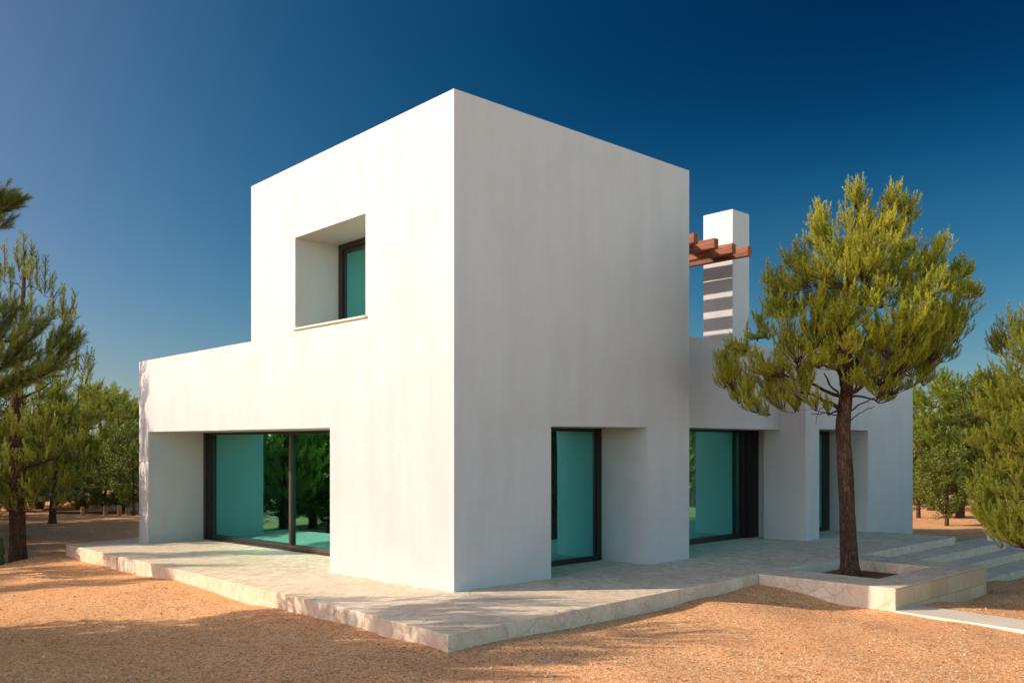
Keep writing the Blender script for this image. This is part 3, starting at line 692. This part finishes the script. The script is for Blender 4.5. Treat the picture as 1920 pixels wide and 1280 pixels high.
clw = [(np.array(at(u, v, DR+dd)), r) for u, v, dd, r in cl]
paths, P, D, S = build_pine(rng, tpr, trr, clw, shootlen=.16, dens=1.7, upb=.95, sub=(9, 13), vz=1.3)
bb = np.array(br0); paths = [(np.array(p)-bb, r) for p, r in paths]; P = [p-bb for p in P]
tm, cm = tree_meshes('r', rng, paths, P, D, S, FINE, M_PINEB)
place_tree('pine_tree', tm, cm, br0, label='bright green pine leaning in from the right edge over the stone steps')

# dark out of focus pine close to the camera at the left edge
rng = RN(44)
n0 = DL(4.6, -4.3); nb = Vector((n0.x, n0.y, gz_(n0.x, n0.y)-.03))
tn = [np.array((nb.x, nb.y, nb.z+h_)) for h_ in (0, .6, 1.2, 1.8, 2.4, 3.0, 3.6, 4.2)]
trr = [.11, .10, .09, .08, .065, .05, .03, .012]
cl = [(50,655,4.2,.10),(20,665,4.3,.12),(100,650,4.2,.055),(75,690,4.3,.06),(-20,660,4.4,.16),(10,625,4.3,.07),(20,705,4.3,.08),(-40,700,4.4,.16),(118,632,4.2,.03),(-20,405,4.4,.06),(2,392,4.4,.035),(-30,440,4.4,.05),
  (-260,700,4.6,.3),(-300,560,4.8,.3),(-330,420,4.6,.3),(-450,500,4.3,.5),(-520,700,4.5,.5),(-420,280,4.6,.35),(-620,400,4.7,.5),(-700,600,4.4,.45),(-560,200,4.5,.4)]
clw = [(np.array(at(u, v, D_)), r) for u, v, D_, r in cl if u < -200]
paths, P, D, S = build_pine(rng, tn, trr, clw, shootlen=.14, dens=1.3, upb=.45, sub=(12, 16))
for bough, rr_ in (([(-420,760,4.5),(-200,800,4.3),(-60,765,4.25),(20,722,4.2),(80,690,4.2),(128,655,4.2)],.02),([(-60,765,4.25),(-10,700,4.25),(40,655,4.2),(78,612,4.2)],.010),([(-200,800,4.3),(-60,690,4.3),(-10,640,4.3),(22,585,4.3)],.012),([(20,722,4.2),(70,708,4.15),(112,690,4.15)],.006),
    ([(-60,765,4.25),(0,742,4.2),(45,722,4.2)],.007),([(-10,700,4.25),(20,660,4.2),(40,620,4.2)],.006),([(-60,690,4.3),(-30,620,4.3),(-8,580,4.3)],.007),([(-10,640,4.3),(20,640,4.3),(52,612,4.3)],.006),([(80,690,4.2),(100,650,4.2),(118,622,4.2)],.005),([(-60,720,4.4),(0,690,4.35),(60,670,4.3)],.006),
    ([(-420,460,4.6),(-200,470,4.4),(-50,425,4.4),(-6,402,4.4),(22,384,4.4)],.010),([(-50,425,4.4),(-10,430,4.4),(6,426,4.4)],.005),([(-50,425,4.4),(-20,385,4.4),(-2,368,4.4)],.005)):
    pts = np.array([at(*q) for q in bough]); n = len(pts); tt = np.linspace(0, n-1, 24); pp = np.stack([np.interp(tt, np.arange(n), pts[:, a_]) for a_ in range(3)], 1)
    paths.append((pp, np.linspace(rr_, .003, 24)))
    L = np.linalg.norm(np.diff(pts, axis=0), axis=1).sum(); ns = int(L/.011)
    for j in range(ns):
        f = (.12+.88*j/ns)*23; x = np.array([np.interp(f, np.arange(24), pp[:, a_]) for a_ in range(3)]); k = min(22, int(f)); tg = pp[k+1]-pp[k]; tg /= np.linalg.norm(tg)
        sd = rng.normal(size=3); sd /= np.linalg.norm(sd)
        P.append(x); D.append(tg*.8+sd*.55+np.array([0, 0, .35])); S.append(.10*rng.uniform(.7, 1.2))
bb = np.array(nb); paths = [(np.array(p)-bb, r) for p, r in paths]; P = [p-bb for p in P]
tm, cm = tree_meshes('n', rng, paths, P, D, S, [shoot_template(RN(60+i), 60, nl=.42, nw=.028) for i in range(3)], M_DARKPINE, M_DBARK)
place_tree('pine_tree', tm, cm, nb, label='dark blurred pine branches closest to the viewer at the left edge')

# pines standing left of the frame whose shade falls on the gravel and terrace
def side(proto, D_, L_, s, rz, label=None):
    p = DL(D_, L_)
    place_tree('pine_tree', proto[0], proto[1], (p.x, p.y, gz_(p.x, p.y)-.04), rz, s, label or 'pine standing outside the left frame edge that shades the gravel', 'tree', 'pines shading the gravel from the left')
side(PA, 9.6, -9.6, (1.05,1.05,.98), .6)
side(PB, 8.3, -10.6, 1.1, 2.6)
side(PA, 8.9, -11.6, (1.15,1.15,1.05), 3.6)
side(PC, 9.2, -8.3, (.8,.8,.6), 3.6)
side(PB, 17.2, -13.2, (.95,.95,1.15), 1.2)
side(PB, 15.4, -13.6, (.95,.95,.95), 4.2)
side(PA, 26, -19, 1.0, 3.3)
side(PC, 9.8, -9.9, (.85,.85,.8), 1.6); side(PB, 8.0, -8.9, (1.2,1.2,.9), 5.0)
for D_, L_, z_ in ((20.5,-14.2,.8),(22.5,-15.4,1.7),(24.5,-16.4,2.9),(26.5,-17.6,4.1),(21,-17.5,5)):
    p = DL(D_, L_); place_tree('bush', PE[0], PE[1], (p.x, p.y, gz_(p.x, p.y)-.04), z_, (1.5,1.5,.8), 'bush outside the left frame edge seen only in the window glass', 'bush', 'bushes left of the frame')
side(PC, 21.5, -15.6, 1.0, 2.3); side(PC, 24.5, -17.6, 1.1, .3); side(PC, 28, -19.5, 1.2, 4.3); side(PC, 20, -19, 1.0, 5.3); side(PC, 30, -23, 1.3, 1.9)
side(PD, 12.5, -22, 1.0, 3.3)
side(PD, 4.5, -16, 1.0, 1.0)

# far woodland all round as one mass
rng = RN(77); P = []; D = []; S = []; paths = []
ring = []
for a in np.arange(-180, 180, 2.6):
    if -118 < a < -62 and False: continue
    for k in range(1):
        R = rng.uniform(50, 60); aa = math.radians(a+rng.uniform(-1.2, 1.2))
        ring.append((2+R*math.cos(aa), 3+R*math.sin(aa), rng.uniform(3.6, 5.2)))
# groves seen in the glass: to the north-west and the south-east
for k in range(16):
    aa = math.radians(rng.uniform(98, 158)); R = rng.uniform(22, 34); ring.append((R*math.cos(aa), 6+R*math.sin(aa), rng.uniform(4.4, 6)))
for k in range(18):
    aa = math.radians(rng.uniform(-66, -14)); R = rng.uniform(19, 32); ring.append((6+R*math.cos(aa), -4+R*math.sin(aa), rng.uniform(4.4, 6)))
camv = np.array(CAM[:2])
for x, y, h in ring:
    d = np.array([x, y])-camv; dd = d@np.array(Fv); ll = d@np.array(Rv); g0 = gz_(x, y)
    if dd > 0 and abs(ll/dd) < .60 and dd < 46: continue
    if np.hypot(x-2, y-3) < 14: continue
    paths.append((np.array([(x, y, g0), (x+.1, y, g0+h*.5), (x, y, g0+h*.9)]), np.array([.13, .09, .03])))
    for c in range(26):
        t = .1+.9*rng.rand()**.8; R = h*.50*math.sqrt(max(.02, 1-((t-.5)/.52)**2)); a = rng.uniform(0, 6.28); rho = R*math.sqrt(rng.rand())
        cx_, cy_, cz_ = x+math.cos(a)*rho, y+math.sin(a)*rho, g0+h*t*.94; r = rng.uniform(.4, .75)
        for q in range(22):
            v = rng.normal(size=3); v /= np.linalg.norm(v)
            P.append((cx_+v[0]*r*.6, cy_+v[1]*r*.6, cz_+v[2]*r*.5)); D.append((v[0], v[1], v[2]*.6+.6)); S.append(rng.uniform(.35, .6))
V, F, mi = scatter([shoot_template(RN(90+i), 9, nl=.42, nw=.13) for i in range(3)], P, D, S, rng)
wd = link('woodland', mesh_np('woodland', V, [F], [M_MIDPINE, M_TWIG], midx=mi)); tag(wd, 'distant band of mixed green pines closing the view behind the gravel', 'woodland', kind='stuff')
V, F = tubes(paths); wt = link('trunks', mesh_np('trunks', V, [F], [M_BARK], smooth=True)); wt.parent = wd

# ------------------------------------------------------------------ small things at the far edge of the gravel
rb = random.Random(9)
def bollard(u, D_, h, label):
    p = at(u, 960, D_); z = gz_(p.x, p.y)
    bm = bmesh.new(); bmesh.ops.create_cone(bm, cap_ends=True, segments=12, radius1=.085, radius2=.08, depth=h)
    bmesh.ops.translate(bm, verts=bm.verts, vec=(0, 0, h/2))
    e = empty('bollard', (p.x, p.y, z-.02)); o = link('post', bm_me('post', bm, M_POST)); o.parent = e; bev(o, .012)
    bm = bmesh.new(); bmesh.ops.create_cone(bm, cap_ends=True, segments=12, radius1=.083, radius2=.05, depth=.03); bmesh.ops.translate(bm, verts=bm.verts, vec=(0, 0, h+.014))
    c = link('cap', bm_me('cap', bm, M_POST)); c.parent = e
    tag(e, label, 'bollard', 'timber bollards along the far gravel edge')
M_POST = m_plain('timber_post', (.50, .27, .12), .8, .2, var=.5)
for u, D_, h, l in [(155, 33.6, .30, 'short timber bollard farthest left, just right of the parked car'), (198, 33.6, .36, 'timber bollard in front of the dark bushes, second from the left'), (224, 33.4, .38, 'tallest timber bollard, third from the left in the row'), (239, 33.8, .24, 'stubby timber bollard nearest the white wall corner')]:
    bollard(u, D_, h, l)
p0, p1 = at(100, 960, 34.2), at(262, 960, 34.2)
V, F = tubes([(np.array([(p0.x+(p1.x-p0.x)*t, p0.y+(p1.y-p0.y)*t, gz_(p0.x+(p1.x-p0.x)*t, p0.y+(p1.y-p0.y)*t)+.03) for t in np.linspace(0, 1, 9)]), np.full(9, .055))], 8)
tag(link('edging_log', mesh_np('edging_log', V, [F], [M_BARK], smooth=True)), 'long low dark log edging where the gravel meets the hedge', 'edging')
# parked car glimpsed through the trees
M_CAR = m_plain('car_paint', (.62, .64, .66), .25, .6); M_TYRE = m_plain('tyre_rubber', (.02, .02, .02), .8); M_WIN = m_plain('car_glass', (.02, .03, .04), .05, .8); M_RIM = m_plain('alloy', (.4, .4, .42), .3, .5, 1)
pc = at(128, 960, 38.5); cz = gz_(pc.x, pc.y); ce = empty('parked_car', (pc.x, pc.y, cz), math.radians(62))
def loft(secs):
    bm = bmesh.new(); rg = []
    for y, pts in secs: rg.append([bm.verts.new((x, y, z)) for x, z in pts])
    n = len(rg[0])
    for a_, b_ in zip(rg, rg[1:]):
        for i in range(n): bm.faces.new((a_[i], a_[(i+1) % n], b_[(i+1) % n], b_[i]))
    bm.faces.new(rg[0]); bm.faces.new(rg[-1]); return bm
side_pts = [(-2.05,.35),(-2.1,.62),(-1.95,.78),(-1.1,.90),(-.45,1.36),(.2,1.46),(1.1,1.42),(1.75,1.02),(2.08,.92),(2.12,.5),(2.0,.3)]
def carbody(m_):
    return loft([(-.84, [(x*.97, z*.9+.04 if z > .95 else z) for x, z in side_pts]), (-.70, side_pts), (.70, side_pts), (.84, [(x*.97, z*.9+.04 if z > .95 else z) for x, z in side_pts])])
o = link('body', bm_me('body', carbody(0), M_CAR)); o.parent = ce; bev(o, .05)
for sgn in (-1, 1):
    bm = bmesh.new(); y = sgn*.832
    q = [(-.92,.93),(-.38,1.26),(.2,1.33),(1.02,1.27),(1.45,.98)]
    f = [bm.verts.new((x, y+sgn*.012, z)) for x, z in q]; b_ = [bm.verts.new((x, y-sgn*.03, z)) for x, z in q]
    bm.faces.new(f); bm.faces.new(b_[::-1])
    for i in range(5): bm.faces.new((f[i], f[(i+1) % 5], b_[(i+1) % 5], b_[i]))
    c = link('side_window', bm_me('side_window', bm, M_WIN)); c.parent = ce
    for x in (-1.32, 1.32):
        bm = bmesh.new(); bmesh.ops.create_cone(bm, cap_ends=True, segments=20, radius1=.31, radius2=.31, depth=.2, matrix=Matrix.Translation((x, sgn*.78, .31)) @ Matrix.Rotation(math.pi/2, 4, 'X'))
        wl = link('wheel', bm_me('wheel', bm, M_TYRE)); wl.parent = ce
        bm = bmesh.new(); bmesh.ops.create_cone(bm, cap_ends=True, segments=16, radius1=.19, radius2=.17, depth=.03, matrix=Matrix.Translation((x, sgn*.89, .31)) @ Matrix.Rotation(math.pi/2, 4, 'X'))
        c = link('rim', bm_me('rim', bm, M_RIM)); c.parent = wl
for x0, z0, x1, z1, nm in ((-1.06,.93,-.50,1.34,'windscreen'),(1.68,1.08,1.16,1.40,'rear_window')):
    bm = bmesh.new(); dx, dz = x1-x0, z1-z0; l_ = math.hypot(dx, dz); nx_, nz_ = (-dz/l_*.02, dx/l_*.02) if x0 < 0 else (dz/l_*.02, -dx/l_*.02)
    vs = [bm.verts.new((x, y, z)) for (x, z) in ((x0+nx_, z0+nz_), (x1+nx_, z1+nz_)) for y in (-.62, .62)]
    vt = [bm.verts.new((v.co.x-nx_*2, v.co.y, v.co.z-nz_*2)) for v in vs]
    for a_ in ((0,1,3,2),): bm.faces.new([vs[i] for i in a_]); bm.faces.new([vt[i] for i in a_][::-1])
    for a_, b_ in ((0,1),(1,3),(3,2),(2,0)): bm.faces.new((vs[a_], vs[b_], vt[b_], vt[a_]))
    c = link(nm, bm_me(nm, bm, M_WIN)); c.parent = ce
tag(ce, 'pale car parked in the shade, glimpsed between the trees at far left', 'car')
# dark cactus pads at the left frame edge
rng = RN(8); pk = at(2, 1058, 19.5); zk = gz_(pk.x, pk.y); ke = empty('prickly_pear', (pk.x, pk.y, zk))
M_CACT = m_plain('cactus_skin', (.035, .065, .02), .5, .3, var=.5)
pads = [((0,0,-.05),(0,0,1),.26)]
for i in range(11):
    b0_, d_, l_ = pads[rng.randint(0, len(pads))]
    top = np.array(b0_)+np.array(d_)*l_*.92; nd = np.array(d_)+rng.normal(size=3)*.6; nd[2] = abs(nd[2])+.2; nd /= np.linalg.norm(nd)
    pads.append((tuple(top), tuple(nd), rng.uniform(.16, .26)))
for b0_, d_, l_ in pads:
    bm = bmesh.new(); bmesh.ops.create_uvsphere(bm, u_segments=14, v_segments=9, radius=1)
    q = Vector(d_).to_track_quat('Z', 'Y').to_matrix().to_4x4() @ Matrix.Rotation(rng.uniform(0, 3.1), 4, 'Z')
    bmesh.ops.transform(bm, verts=bm.verts, matrix=Matrix.Translation(b0_) @ q @ Matrix.Translation((0,0,l_/2)) @ Matrix.Diagonal((l_*.34, l_*.07, l_*.53, 1)))
    for f in bm.faces: f.smooth = True
    c = link('pad', bm_me('pad', bm, M_CACT)); c.parent = ke
tag(ke, 'low dark prickly pear cactus beside the left pine trunk at the frame edge', 'cactus')
# loose stones and needle litter on the gravel
rng = RN(15); P = []; D = []; S = []
ico = np.array([(0,0,1),(.9,0,.3),(.28,.85,.3),(-.72,.53,.3),(-.72,-.53,.3),(.28,-.85,.3),(0,0,-.6)], float)
icf = np.array([(0,1,2),(0,2,3),(0,3,4),(0,4,5),(0,5,1),(6,2,1),(6,3,2),(6,4,3),(6,5,4),(6,1,5)])
VV = []; FF = []; n = 0; mi = []
inside = lambda x, y: (-1.95 < x and y > -2.3) or (4.5 < x and y > -4.15)
k = 0
while k < 15000:
    D_ = 7.0+13*rng.rand()**1.5; L_ = rng.uniform(-.62, .62)*D_; p = DL(D_, L_)
    if inside(p.x, p.y) or (4 < p.x < 5.5 and p.y < -4): continue
    k += 1
    s = rng.uniform(.004, .010)*(2.2 if rng.rand() < .02 else 1); z = gz_(p.x, p.y) if False else None
    a = rng.uniform(0, 6.28); R = np.array([[math.cos(a), -math.sin(a), 0], [math.sin(a), math.cos(a), 0], [0, 0, 1]])
    VV.append((ico*rng.uniform(.6, 1.3, 3)*s)@R.T+np.array([p.x, p.y, 0])); FF.append(icf+n); n += 7; mi += [int(rng.rand() < .4)]*10
VV = np.concatenate(VV); cen = VV.reshape(-1, 7, 3).mean(1)
zz = np.array([0.0]*len(cen))
ix = np.clip(np.searchsorted(ax, cen[:, 0])-1, 0, len(ax)-2); iy = np.clip(np.searchsorted(ay, cen[:, 1])-1, 0, len(ay)-2)
fx = (cen[:, 0]-ax[ix])/(ax[ix+1]-ax[ix]); fy = (cen[:, 1]-ay[iy])/(ay[iy+1]-ay[iy])
zz = Z[ix, iy]*(1-fx)*(1-fy)+Z[ix+1, iy]*fx*(1-fy)+Z[ix, iy+1]*(1-fx)*fy+Z[ix+1, iy+1]*fx*fy
VV[:, 2] += np.repeat(zz+.002, 7)
M_ST1 = m_plain('pale_pebble', (.82, .60, .38), .9, .1); M_ST2 = m_plain('brown_pebble', (.34, .19, .10), .9, .1)
tag(link('pebbles', mesh_np('pebbles', VV, [np.concatenate(FF)], [M_ST1, M_ST2], midx=mi)), 'loose small stones scattered over the orange gravel', 'pebbles', kind='stuff')
